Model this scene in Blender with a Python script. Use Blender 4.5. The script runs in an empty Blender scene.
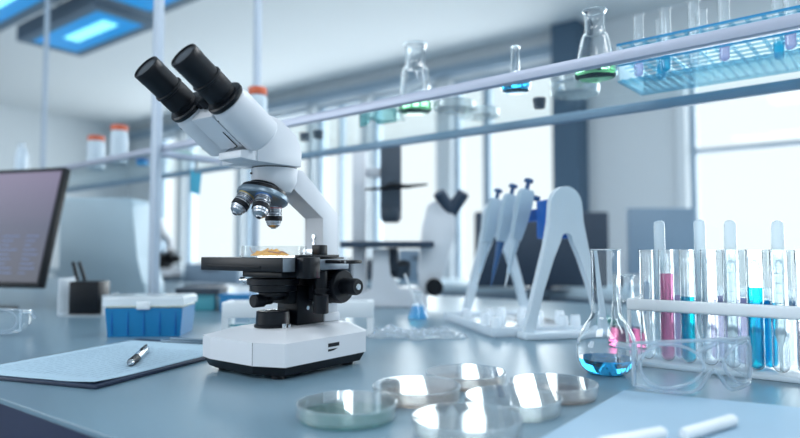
import bpy, bmesh, math, random
from mathutils import Vector, Matrix
PI = math.pi
S = bpy.context.scene
COL = S.collection
BZ = 0.90            # bench top above the floor
H = 0.157            # camera above the bench top
YAW = math.radians(37.0)
PITCH = math.radians(2.86)
FPX = 620.0
EYE = Vector((0, 0, BZ + H))

# ------------------------------------------------------------------ camera, world, lights, exposure
cam_d = bpy.data.cameras.new('camera'); cam = bpy.data.objects.new('camera', cam_d); COL.objects.link(cam)
cam.location = EYE
cam.rotation_euler = (PI / 2 + PITCH, 0, YAW)
cam_d.sensor_width = 36.0; cam_d.lens = FPX / 800.0 * 36.0
cam_d.clip_start = 0.02; cam_d.clip_end = 100
cam_d.dof.use_dof = True; cam_d.dof.focus_distance = 0.80; cam_d.dof.aperture_fstop = 2.4
S.camera = cam
S.view_settings.view_transform = 'Standard'; S.view_settings.look = 'None'
S.view_settings.gamma = 1.0; S.view_settings.use_curve_mapping = False
S.view_settings.exposure = 0.14
S.cycles.transparent_max_bounces = 40
S.cycles.max_bounces = 10
S.cycles.transmission_bounces = 10
S.cycles.sample_clamp_indirect = 4.0
w = bpy.data.worlds.new('world'); S.world = w; w.use_nodes = True
bgn = w.node_tree.nodes['Background']
bgn.inputs[0].default_value = (0.88, 0.965, 1.0, 1); bgn.inputs[1].default_value = 1.05

def area(name, loc, size, sizey, power, color=(1, 1, 1), rot=(0, 0, 0)):
    l = bpy.data.lights.new(name, 'AREA'); l.shape = 'RECTANGLE'; l.size = size; l.size_y = sizey
    l.energy = power; l.color = color
    o = bpy.data.objects.new(name, l); COL.objects.link(o); o.location = loc; o.rotation_euler = rot
    return o
CEIL = BZ + 1.80
FILL_LAMPS = [(-0.9, -0.9), (0.9, -0.6), (-0.2, 1.5), (1.6, 1.5)]  # ceiling fill lights, added for overall brightness
for lv, lu in FILL_LAMPS:
    area('panel_fill', (lv, lu, CEIL - 0.075), 1.15, 0.55, 13, (0.96, 0.985, 1.0))
# daylight coming in through the window wall
area('window_daylight', (-2.6, 6.3, BZ + 0.75), 12.0, 2.8, 640, (0.92, 0.975, 1.0), (math.radians(-93), 0, 0))
# soft front fill added at the near left
area('side_fill', (-3.2, -1.9, BZ + 0.9), 2.2, 1.4, 38, (0.93, 0.97, 1.0), (math.radians(84), 0, math.radians(-47)))

# ------------------------------------------------------------------ helpers
RX = Vector((math.cos(YAW), math.sin(YAW), 0)); FH = Vector((-math.sin(YAW), math.cos(YAW), 0))
def ray(x, y):
    F = FH * math.cos(PITCH) + Vector((0, 0, math.sin(PITCH)))
    U = -FH * math.sin(PITCH) + Vector((0, 0, math.cos(PITCH)))
    return F + RX * ((x - 400) / FPX) + U * ((219 - y) / FPX)
def G(x, y, z=0.0):                      # where a line of sight meets the level z above the bench
    d = ray(x, y); t = (z - H) / d.z
    p = EYE + d * t; return Vector((p.x, p.y, BZ + z))
def X(x, y, z=0.0):                      # x to the right, y ahead of the photographer
    p = RX * x + FH * y; return Vector((p.x, p.y, BZ + z))
def lin(c):
    return c / 12.92 if c <= 0.04045 else ((c + 0.055) / 1.055) ** 2.4
def rgb(r, g, b): return (lin(r / 255), lin(g / 255), lin(b / 255), 1)

class MB:
    def __init__(s): s.bm = bmesh.new()
    def box(s, x0, x1, y0, y1, z0, z1, bev=0.0, seg=2):
        m = bmesh.ops.create_cube(s.bm, size=1.0)
        for v in m['verts']:
            v.co = Vector(((x0 + x1) / 2 + v.co.x * (x1 - x0), (y0 + y1) / 2 + v.co.y * (y1 - y0), (z0 + z1) / 2 + v.co.z * (z1 - z0)))
        if bev:
            es = list({e for v in m['verts'] for e in v.link_edges})
            bmesh.ops.bevel(s.bm, geom=es, offset=bev, segments=seg, affect='EDGES', profile=0.5)
        return s
    def lathe(s, prof, n=40, o=(0, 0, 0), d=(0, 0, 1), cap=False, rs=1.0):
        prof = [(r * rs, z) for r, z in prof]
        o = Vector(o); q = Vector((0, 0, 1)).rotation_difference(Vector(d).normalized())
        rings = []
        for r, z in prof:
            if r < 1e-6: rings.append([s.bm.verts.new(o + q @ Vector((0, 0, z)))])
            else: rings.append([s.bm.verts.new(o + q @ Vector((r * math.cos(2 * PI * k / n), r * math.sin(2 * PI * k / n), z))) for k in range(n)])
        for a, b in zip(rings, rings[1:]):
            for k in range(n):
                k2 = (k + 1) % n
                if len(a) == 1 and len(b) == 1: continue
                if len(a) == 1: s.bm.faces.new((a[0], b[k], b[k2]))
                elif len(b) == 1: s.bm.faces.new((a[k], b[0], a[k2]))
                else: s.bm.faces.new((a[k], b[k], b[k2], a[k2]))
        if cap:
            if len(rings[0]) > 1: s.bm.faces.new(rings[0])
            if len(rings[-1]) > 1: s.bm.faces.new(rings[-1])
        return s
    def cyl(s, p0, p1, r0, r1=None, n=32, bev=0.0):
        p0 = Vector(p0); p1 = Vector(p1); L = (p1 - p0).length; r1 = r0 if r1 is None else r1
        if bev: pr = [(0, 0), (r0 - bev, 0), (r0, bev), (r1, L - bev), (r1 - bev, L), (0, L)]
        else: pr = [(0, 0), (r0, 0), (r1, L), (0, L)]
        return s.lathe(pr, n, p0, p1 - p0)
    def prism(s, pts, axis, a, b, bev=0.0):
        def mk(p, c):
            return {0: (c, p[0], p[1]), 1: (p[0], c, p[1]), 2: (p[0], p[1], c)}[axis]
        A = [s.bm.verts.new(mk(p, a)) for p in pts]; B = [s.bm.verts.new(mk(p, b)) for p in pts]
        n = len(pts); s.bm.faces.new(A); s.bm.faces.new(B[::-1])
        for k in range(n): s.bm.faces.new((A[k], B[k], B[(k + 1) % n], A[(k + 1) % n]))
        if bev:
            es = list({e for v in A + B for e in v.link_edges})
            bmesh.ops.bevel(s.bm, geom=es, offset=bev, segments=2, affect='EDGES', profile=0.5)
        return s
    def loft(s, rings, cap=True):
        R = [[s.bm.verts.new(p) for p in r] for r in rings]; n = len(R[0])
        for a, b in zip(R, R[1:]):
            for k in range(n): s.bm.faces.new((a[k], a[(k + 1) % n], b[(k + 1) % n], b[k]))
        if cap: s.bm.faces.new(R[0]); s.bm.faces.new(R[-1])
        return s
    def tube(s, pts, r, n=10, closed=False):
        pts = [Vector(p) for p in pts]; N = len(pts); rings = []
        up = Vector((0, 0, 1))
        for i, p in enumerate(pts):
            if closed: t = pts[(i + 1) % N] - pts[i - 1]
            else: t = pts[min(i + 1, N - 1)] - pts[max(i - 1, 0)]
            t.normalize()
            a = t.cross(up if abs(t.dot(up)) < 0.95 else Vector((1, 0, 0))).normalized(); b = t.cross(a)
            rr = r[i] if isinstance(r, (list, tuple)) else r
            rings.append([s.bm.verts.new(p + a * rr * math.cos(2 * PI * k / n) + b * rr * math.sin(2 * PI * k / n)) for k in range(n)])
        for i in range(N if closed else N - 1):
            A = rings[i]; B = rings[(i + 1) % N]
            for k in range(n): s.bm.faces.new((A[k], A[(k + 1) % n], B[(k + 1) % n], B[k]))
        if not closed: s.bm.faces.new(rings[0]); s.bm.faces.new(rings[-1])
        return s
    def build(s, name, mat, parent=None, sharp=35):
        bmesh.ops.recalc_face_normals(s.bm, faces=s.bm.faces)
        me = bpy.data.meshes.new(name); s.bm.to_mesh(me); s.bm.free()
        if sharp:
            for p in me.polygons: p.use_smooth = True
            me.set_sharp_from_angle(angle=math.radians(sharp))
        me.materials.append(mat)
        o = bpy.data.objects.new(name, me); COL.objects.link(o)
        if parent: o.parent = parent
        return o

def tag(o, label, cat, group=None, kind=None):
    if label: o['label'] = label
    if cat: o['category'] = cat
    if group: o['group'] = group
    if kind: o['kind'] = kind
    return o
def root(name, label, cat, loc=(0, 0, 0), rz=0.0, group=None):
    o = bpy.data.objects.new(name, None); COL.objects.link(o); o.empty_display_size = 0.02
    o.location = loc; o.rotation_euler = (0, 0, rz)
    return tag(o, label, cat, group)
def struct(name, m, mat):
    o = m.build(name, mat, None, 0); o['kind'] = 'structure'; return o
def dup(src, loc=None, rz=None, label=None, group=None, parent=None):
    kids = [c for c in bpy.data.objects if c.parent == src]
    c = src.copy(); COL.objects.link(c)
    if parent: c.parent = parent
    if loc is not None: c.location = loc
    if rz is not None: c.rotation_euler = (0, 0, rz)
    if label: c['label'] = label
    if group: c['group'] = group
    for k in kids: dup(k, parent=c)
    return c

# ------------------------------------------------------------------ materials
def mat(name, col, rough=0.5, metal=0.0, noise=0.0, scale=30.0, bump=0.0, coat=0.0, emit=None, es=0.0, sss=0.0, spec=0.5):
    m = bpy.data.materials.new(name); m.use_nodes = True; nt = m.node_tree; b = nt.nodes['Principled BSDF']
    b.inputs['Base Color'].default_value = col; b.inputs['Roughness'].default_value = rough
    b.inputs['Metallic'].default_value = metal; b.inputs['Coat Weight'].default_value = coat
    b.inputs['Specular IOR Level'].default_value = spec
    if sss: b.inputs['Subsurface Weight'].default_value = sss; b.inputs['Subsurface Radius'].default_value = (0.01, 0.01, 0.01)
    if emit: b.inputs['Emission Color'].default_value = emit; b.inputs['Emission Strength'].default_value = es
    if noise or bump:
        tc = nt.nodes.new('ShaderNodeTexCoord'); n = nt.nodes.new('ShaderNodeTexNoise')
        n.inputs['Scale'].default_value = scale; n.inputs['Detail'].default_value = 4
        nt.links.new(tc.outputs['Object'], n.inputs['Vector'])
        if noise:
            mx = nt.nodes.new('ShaderNodeMix'); mx.data_type = 'RGBA'
            mx.inputs[6].default_value = [c * (1 - noise) for c in col[:3]] + [1]
            mx.inputs[7].default_value = [min(1, c * (1 + noise)) for c in col[:3]] + [1]
            nt.links.new(n.outputs['Fac'], mx.inputs[0]); nt.links.new(mx.outputs[2], b.inputs['Base Color'])
        if bump:
            bp = nt.nodes.new('ShaderNodeBump'); bp.inputs['Strength'].default_value = bump; bp.inputs['Distance'].default_value = 0.001
            nt.links.new(n.outputs['Fac'], bp.inputs['Height']); nt.links.new(bp.outputs[0], b.inputs['Normal'])
    return m
def thin(name, tint=(0.96, 0.985, 1.0, 1), ior=1.5, rough=0.02, haze=0.0, hcol=(0.9, 0.95, 1, 1)):
    """thin clear wall: see-through with a Fresnel reflection and a little milky scatter"""
    m = bpy.data.materials.new(name); m.use_nodes = True; nt = m.node_tree; nt.nodes.clear()
    out = nt.nodes.new('ShaderNodeOutputMaterial'); tr = nt.nodes.new('ShaderNodeBsdfTransparent'); tr.inputs[0].default_value = tint
    gl = nt.nodes.new('ShaderNodeBsdfGlossy'); gl.inputs['Roughness'].default_value = rough
    fr = nt.nodes.new('ShaderNodeFresnel'); fr.inputs[0].default_value = ior
    # the Fresnel node inverts the index on the inner side of a wall; give it the reciprocal there
    ge = nt.nodes.new('ShaderNodeNewGeometry'); mi = nt.nodes.new('ShaderNodeMapRange')
    mi.inputs[3].default_value = ior; mi.inputs[4].default_value = 1.0 / ior
    nt.links.new(ge.outputs['Backfacing'], mi.inputs[0]); nt.links.new(mi.outputs[0], fr.inputs[0])
    mx = nt.nodes.new('ShaderNodeMixShader'); last = tr.outputs[0]
    if haze:
        df = nt.nodes.new('ShaderNodeBsdfDiffuse'); df.inputs[0].default_value = hcol
        tl = nt.nodes.new('ShaderNodeBsdfTranslucent'); tl.inputs[0].default_value = hcol
        a = nt.nodes.new('ShaderNodeMixShader'); a.inputs[0].default_value = 0.5
        nt.links.new(df.outputs[0], a.inputs[1]); nt.links.new(tl.outputs[0], a.inputs[2])
        h = nt.nodes.new('ShaderNodeMixShader'); h.inputs[0].default_value = haze
        nt.links.new(tr.outputs[0], h.inputs[1]); nt.links.new(a.outputs[0], h.inputs[2]); last = h.outputs[0]
    nt.links.new(fr.outputs[0], mx.inputs[0]); nt.links.new(last, mx.inputs[1]); nt.links.new(gl.outputs[0], mx.inputs[2])
    nt.links.new(mx.outputs[0], out.inputs[0]); return m
def trans(name, col, rough=0.0, ior=1.45, weight=1.0):
    m = mat(name, col, rough); b = m.node_tree.nodes['Principled BSDF']
    b.inputs['Transmission Weight'].default_value = weight; b.inputs['IOR'].default_value = ior; return m

WHITE = mat('white_enamel', rgb(210, 215, 222), 0.38, noise=0.015, scale=60)
WHITE2 = mat('white_plastic', rgb(226, 233, 238), 0.45, noise=0.015, scale=40)
BLACK = mat('black_enamel', rgb(9, 14, 22), 0.36, noise=0.05, scale=80, spec=0.28)
RUBBER = mat('black_rubber', rgb(9, 14, 22), 0.5, bump=0.2, scale=300, spec=0.25)
CHROME = mat('chrome', rgb(205, 210, 215), 0.18, 1.0, noise=0.02)
GREYM = mat('grey_metal', rgb(120, 130, 140), 0.4, 0.6, noise=0.03)
LENS = mat('coated_lens', rgb(34, 42, 52), 0.3, noise=0.05)
RING_B = mat('blue_ring', rgb(60, 120, 190), 0.4, noise=0.02)
RING_Y = mat('yellow_ring', rgb(205, 180, 90), 0.4, noise=0.02)
RING_R = mat('red_ring', rgb(190, 80, 70), 0.4, noise=0.02)
TOP = mat('bench_laminate', rgb(102, 130, 147), 0.30, noise=0.04, scale=9, bump=0.03)
NAVY = mat('deep_blue_panel', rgb(2, 24, 62), 0.5, noise=0.04, scale=12)
CEILM = mat('ceiling_paint', rgb(232, 236, 238), 0.8, noise=0.02, scale=2)
WALLM = mat('wall_paint', rgb(222, 228, 232), 0.75, noise=0.02, scale=3)
FLOORM = mat('floor_vinyl', rgb(150, 168, 182), 0.35, noise=0.05, scale=5)
FRAMEM = mat('window_frame_paint', rgb(150, 172, 190), 0.5, noise=0.02)
PILLAR = mat('pillar_blue_grey', rgb(72, 99, 122), 0.6, noise=0.03, scale=4)
POSTM = mat('post_paint', rgb(186, 200, 216), 0.35, noise=0.02)
RAILM = mat('rail_anodised', rgb(176, 184, 202), 0.38, 0.25, noise=0.02)
RAILD = mat('rear_rail_blue_grey', rgb(128, 154, 176), 0.4, 0.2, noise=0.02)
PANE = thin('window_pane', (0.97, 0.985, 0.99, 1), 1.3)
SHELFG = thin('shelf_glass', (0.95, 0.98, 0.985, 1), 1.05)
GLASS = trans('clear_glass', (0.97, 0.99, 1.0, 1), 0.0, 1.45)
THING = thin('thin_lab_glass', (0.975, 0.99, 0.995, 1), 1.6, 0.02, haze=0.035)
GREENT = trans('clear_green_liquid', rgb(150, 235, 165), 0.0, 1.2)
PINKT = trans('clear_pink_liquid', rgb(255, 120, 175), 0.0, 1.2)
DISHG = thin('dish_plastic', (0.98, 0.99, 0.99, 1), 1.6, 0.03, haze=0.07)
GOGG = thin('goggle_plastic', (0.93, 0.965, 0.985, 1), 1.5, 0.04, haze=0.07)
RIMG = thin('goggle_rim', (0.80, 0.88, 0.93, 1), 1.6, 0.08, haze=0.30)
RIMG2 = thin('glass_rim', (0.85, 0.92, 0.95, 1), 1.6, 0.05, haze=0.25)
FROST = thin('frosted_plastic', (0.9, 0.94, 0.96, 1), 1.4, 0.2, haze=0.55)
DROP = thin('dropper_plastic', (0.85, 0.92, 0.94, 1), 1.45, 0.2, haze=0.42)
FILM = thin('plastic_film', (0.92, 0.95, 0.97, 1), 1.5, 0.08, haze=0.25)
def liquid(name, r, g, b):
    c = rgb(r, g, b)
    return thin(name, tuple(v ** 0.22 for v in c[:3]) + (1,), 1.33, 0.03, haze=0.30, hcol=tuple(min(1, v * 1.3 + .02) for v in c[:3]) + (1,))
BLUEL = liquid('blue_liquid', 0, 165, 238); GREENL = liquid('green_liquid', 70, 160, 95)
PINKL = liquid('pink_liquid', 245, 90, 150); PURPL = liquid('violet_liquid', 212, 190, 228)
CYANL = liquid('cyan_liquid', 0, 175, 215); PALEL = liquid('pale_liquid', 215, 190, 200)
CYANP = thin('cyan_acrylic', (0.74, 0.93, 0.98, 1), 1.4, 0.1, haze=0.16, hcol=rgb(60, 175, 215))
CYANE = mat('cyan_acrylic_edge', rgb(20, 140, 195), 0.3, noise=0.03)
BLUEP = mat('blue_plastic_box', rgb(14, 122, 178), 0.35, noise=0.06, scale=20, sss=0.1)
PAPER = mat('paper', rgb(160, 188, 206), 0.8, noise=0.02, scale=80)
BOARD = mat('dark_clipboard', rgb(28, 42, 66), 0.5, noise=0.05)
INK = mat('ink', rgb(128, 152, 174), 0.8, noise=0.1)
ORANGE = mat('orange_lid', rgb(205, 96, 60), 0.5, noise=0.04)
MILK = mat('milky_bottle', rgb(196, 212, 224), 0.45, noise=0.02, sss=0.2)
PIPB = mat('pipette_blue_grey', rgb(168, 190, 206), 0.4, noise=0.02)
PIPD = mat('pipette_dark_blue', rgb(38, 84, 132), 0.4, noise=0.02)
PIPBB = mat('bright_blue_plastic', rgb(12, 92, 180), 0.35, noise=0.03)
STANDM = mat('stand_milky_acrylic', rgb(206, 220, 230), 0.35, noise=0.02, sss=0.2)
SLATE = mat('slate_screen_back', rgb(40, 58, 78), 0.5, noise=0.05)
DGREY = mat('dark_grey_plastic', rgb(55, 68, 82), 0.5, noise=0.05)
MGREY = mat('blue_grey_plastic', rgb(125, 150, 172), 0.5, noise=0.03)
PALE = mat('pale_instrument', rgb(176, 200, 214), 0.5, noise=0.02)
TEAL = mat('teal_card', rgb(60, 160, 190), 0.6, noise=0.03)
TEALD = mat('teal_plastic', rgb(70, 150, 165), 0.5, noise=0.03)
LAMPB = mat('blue_lamp_glass', rgb(0, 110, 180), 0.3, emit=rgb(0, 140, 205), es=0.65, noise=0.02)
TUBEW = mat('cyan_lamp_tube', rgb(150, 230, 240), 0.3, emit=rgb(140, 235, 245), es=1.1, noise=0.01)
DIFF = mat('fill_diffuser', (1, 1, 1, 1), 0.5, emit=(0.93, 0.97, 1, 1), es=2.2, noise=0.01)
LAMPF = mat('lamp_housing', rgb(104, 124, 142), 0.5, noise=0.03)
BLUET = trans('clear_blue_liquid', rgb(60, 190, 245), 0.0, 1.2)
AGARS = {'green': thin('green_agar', (0.58, 0.85, 0.83, 1), 1.33, 0.1, haze=0.35, hcol=rgb(90, 175, 170)),
         'clear': thin('clear_agar', (0.9, 0.93, 0.93, 1), 1.33, 0.1, haze=0.15, hcol=rgb(215, 225, 228)),
         'brown': thin('brown_agar', (0.90, 0.84, 0.80, 1), 1.33, 0.1, haze=0.28, hcol=rgb(185, 150, 130))}
SAMPLE = mat('orange_sample', rgb(252, 168, 4), 0.5, noise=0.25, scale=120, bump=1.0)
STRAND = mat('brown_strand', rgb(170, 110, 70), 0.6, noise=0.2)

def screen_mat():
    m = bpy.data.materials.new('monitor_picture'); m.use_nodes = True; nt = m.node_tree; b = nt.nodes['Principled BSDF']
    b.inputs['Base Color'].default_value = (0.01, 0.01, 0.02, 1); b.inputs['Roughness'].default_value = 0.4
    tc = nt.nodes.new('ShaderNodeTexCoord'); sp = nt.nodes.new('ShaderNodeSeparateXYZ'); nt.links.new(tc.outputs['Object'], sp.inputs[0])
    mr = nt.nodes.new('ShaderNodeMapRange'); mr.inputs[1].default_value = 0.08; mr.inputs[2].default_value = 0.36
    nt.links.new(sp.outputs['Z'], mr.inputs[0])
    cr = nt.nodes.new('ShaderNodeValToRGB'); cr.color_ramp.elements[0].color = rgb(16, 28, 58); cr.color_ramp.elements[1].color = rgb(140, 128, 164)
    e = cr.color_ramp.elements.new(0.5); e.color = rgb(58, 66, 104)
    nt.links.new(mr.outputs[0], cr.inputs[0]); nt.links.new(cr.outputs[0], b.inputs['Emission Color'])
    b.inputs['Emission Strength'].default_value = 0.55
    return m
SCREEN = screen_mat()

# ------------------------------------------------------------------ room
V0, V1, U0, U1 = -7.9, 3.0, -2.6, 4.4
struct('floor', MB().box(V0 - .1, V1 + .1, U0 - .1, U1 + .25, -0.1, 0), FLOORM)
struct('ceiling', MB().box(V0 - .1, V1 + .1, U0 - .1, U1 + .25, CEIL, CEIL + 0.1), CEILM)
struct('wall_left', MB().box(V0 - .1, V0, U0 - .1, U1 + .25, 0, CEIL), WALLM)
struct('wall_right', MB().box(V1, V1 + .1, U0 - .1, U1 + .25, 0, CEIL), WALLM)
struct('wall_front', MB().box(V0, V1, U0 - .1, U0, 0, CEIL), WALLM)
# window wall: openings (v0, v1)
OPEN = [(-7.2, -6.75), (-6.62, -5.62), (-5.50, -4.50), (-4.40, -3.78), (-3.68, -2.93), (-2.78, -1.84), (-0.93, 0.55), (0.75, 2.4)]
ZB, ZT = BZ - 0.20, BZ + 1.60
wb = MB(); wb.box(V0, V1, U1, U1 + .2, 0, ZB).box(V0, V1, U1, U1 + .2, ZT, CEIL)
e = [V0] + [q for o in OPEN for q in o] + [V1]
for a, b in zip(e[0::2], e[1::2]): wb.box(a, b, U1, U1 + .2, ZB, ZT)
struct('wall_back', wb, WALLM)
for i, (a, b) in enumerate(OPEN):
    r = bpy.data.objects.new('window_%d' % (i + 1), None); COL.objects.link(r); r['kind'] = 'structure'
    r.location = ((a + b) / 2, U1 + 0.1, ZB)
    hw = (b - a) / 2; hh = ZT - ZB; f = MB(); t = 0.035
    f.box(-hw, -hw + t, -.03, .03, 0, hh).box(hw - t, hw, -.03, .03, 0, hh).box(-hw + t, hw - t, -.03, .03, 0, t).box(-hw + t, hw - t, -.03, .03, hh - t, hh)
    if i in (5,): f.box(.015 - .045, .015 + .045 - .0, -.03, .03, t, hh - t) if False else f.box(-.20, -.14, -.03, .03, t, hh - t)
    if i == 3: f.box(-.03, .0, -.03, .03, t, hh - t)
    if i >= 6: f.box(-hw + t, hw - t, -.02, .02, 1.00, 1.03)
    f.build('window_frame', FRAMEM, r, 0)
    MB().box(-hw + t, hw - t, -.004, .004, t, hh - t).build('pane', PANE, r, 0)
    MB().box(-hw, hw, -.12, -.03, -.0, .03).build('sill', WHITE2, r, 0)
struct('trim_1', MB().box(-1.80, -1.60, 4.22, 4.4, 0, CEIL), PILLAR)
struct('trim_2', MB().box(-0.99, -0.935, 4.36, 4.4, BZ - .2, ZT), WHITE2)
struct('trim_3', MB().box(V0, -1.84, 4.34, 4.4, ZT + 0.02, ZT + 0.10), FRAMEM)

# ceiling panels added over the bench to brighten the room
for k, (lv, lu) in enumerate(FILL_LAMPS):
    r = root('ceiling_fill', 'added flat white ceiling fill panel above the lab bench', 'ceiling light', (lv, lu, CEIL - 0.05), 0, 'added ceiling fill panels')
    m = MB(); m.box(-.6, .6, -.30, -.27, 0, .05).box(-.6, .6, .27, .30, 0, .05).box(-.6, -.57, -.27, .27, 0, .05).box(.57, .6, -.27, .27, 0, .05)
    m.build('frame', WHITE2, r, 0)
    MB().box(-.57, .57, -.27, .27, .012, .03).build('diffuser', DIFF, r, 0)

# blue-lit hanging fixtures
def blue_lamp(lab, v0, v1, u0, u1, z=1.5):
    r = root('blue_lamp', lab, 'lamp', ((v0 + v1) / 2, (u0 + u1) / 2, BZ + z), 0, 'blue lamps hung from the ceiling')
    a = (v1 - v0) / 2; b = (u1 - u0) / 2; g = .06
    m = MB(); m.box(-a - g, a + g, -b - g, -b, 0, .10).box(-a - g, a + g, b, b + g, 0, .10).box(-a - g, -a, -b, b, 0, .10).box(a, a + g, -b, b, 0, .10)
    m.box(-a, a, -b, b, .085, .10)
    m.build('housing', LAMPF, r, 0)
    MB().box(-a, a, -b, b, .004, .014).build('blue_panel', LAMPB, r, 0)
    MB().box(-.18, a - .12, -.05, .04, -.004, .003, .002).build('light_tube', TUBEW, r, 0)
    m = MB()
    for sx in (-a + .05, a - .05): m.cyl((sx, 0, .10), (sx, 0, CEIL - BZ - z), .008, n=10)
    m.build('hanger_rod', GREYM, r)
blue_lamp('blue-lit hanging lamp with a bright tube, nearest the tall post', -4.27, -3.42, 1.71, 2.0)
blue_lamp('blue-lit hanging lamp cut off by the left corner of the photo', -4.75, -3.42, 1.18, 1.46)
blue_lamp('blue-lit hanging lamp right of the tall post, cut off by the top edge', -3.20, -2.4, 1.60, 1.90)
# wall cabinet far left
r = root('wall_cabinet', 'grey wall cabinet with dark open slots at the far left', 'cabinet', (-4.55, 1.22, BZ + .62), 0)
m = MB(); m.box(-.5, .5, -.2, .2, 0, .82, .01).build('body', MGREY, r)
MB().box(.5, .51, -.17, .17, .42, .46).box(.5, .51, -.17, .17, .18, .22).build('slot', DGREY, r, 0)
m = MB().box(-.45, -.41, -.03, .03, .82, 1.18).box(.41, .45, -.03, .03, .82, 1.18); m.build('hanger', GREYM, r, 0)

# ------------------------------------------------------------------ the bench
r = root('lab_bench', 'long lab bench with a blue-grey worktop and deep blue front', 'lab bench', (-1.2, 1.04, 0))
MB().box(-2.6, 2.3, -.763, .76, BZ - .006, BZ, .001).build('worktop', TOP, r, 0)
MB().box(-2.6, 2.3, -.762, -.74, BZ - .20, BZ - .006).build('front_panel', NAVY, r, 0)
MB().box(-2.59, 2.29, -.738, .75, BZ - .04, BZ - .0065).build('core_board', NAVY, r, 0)
for k in range(6):
    x0 = -2.55 + k * .81
    MB().box(x0, x0 + .78, -.70, .70, .08, BZ - .04, .003).build('cabinet_box', NAVY, r)
MB().box(-2.5, 2.2, -.66, .66, 0, .08).build('plinth', DGREY, r, 0)
# far bench under the windows
r = root('far_bench', 'pale second bench running under the far windows', 'lab bench', (-2.6, 3.3, 0))
MB().box(-4.2, 4.6, -.35, .35, BZ - .08, BZ - .04, .004).build('worktop', PALE, r)
for k in range(8): MB().box(-4.1 + k * 1.08, -4.1 + k * 1.08 + 1.05, -.32, .32, 0, BZ - .08, .004).build('cabinet_box', MGREY, r)
FB = BZ - .04

# ------------------------------------------------------------------ shelf over the bench
SH = .429
SL = math.atan(-.05)
def shv(v, off): return (v, .832 - .05 * (v + .05) + off)
SHR = root('glass_shelf', 'raised glass shelf with grey rails and tall posts over the bench', 'shelf', (-.05, .832, BZ), SL)
def s2(v): return v + .05
X0, X1 = s2(-3.19), s2(.42); W = .335
MB().box(X0, X1, 0, .016, SH - .0155, SH, .0015).build('front_rail', RAILM, SHR)
MB().box(X0, X1, W - .016, W, SH - .017, SH, .0015).build('rear_rail', RAILD, SHR)
for a, b in ((-3.17, -1.517), (-1.483, .395)): MB().box(s2(a), s2(b), .0165, W - .0165, SH - .007, SH).build('glass_panel', SHELFG, SHR, 0)
for a in (-3.18, -1.50, .41): MB().box(s2(a) - .012, s2(a) + .012, .016, W - .016, SH - .024, SH - .0075, .001).build('cross_bar', RAILM, SHR)
for a, a2 in ((-1.465, -1.515), (.45, .45)):
    MB().box(s2(a) - .014, s2(a) + .014, -.018, -.0005, 0, CEIL - BZ - .001, .002).build('post', POSTM, SHR)
    a = a2; MB().box(s2(a) - .010, s2(a) + .010, W + .0005, W + .017, 0, CEIL - BZ - .001, .002).build('post', POSTM, SHR)
a = -3.17
MB().box(s2(a) - .014, s2(a) + .014, -.018, -.0005, 0, CEIL - BZ - .001, .002).build('post', POSTM, SHR)
MB().box(s2(a) - .012, s2(a) + .012, W + .0005, W + .017, 0, CEIL - BZ - .001, .002).build('post', POSTM, SHR)
def onshelf(px, off, z=SH):
    """point on the shelf seen in column px, off metres behind the front rail"""
    lo, hi = -3.0, .6
    for _ in range(50):
        v = (lo + hi) / 2; q = shv(v, off); p = Vector((q[0], q[1], 0))
        x = 400 + FPX * p.dot(RX) / p.dot(FH)
        if x < px: lo = v
        else: hi = v
    return Vector((v, shv(v, off)[1], BZ + z + .0004))

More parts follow.
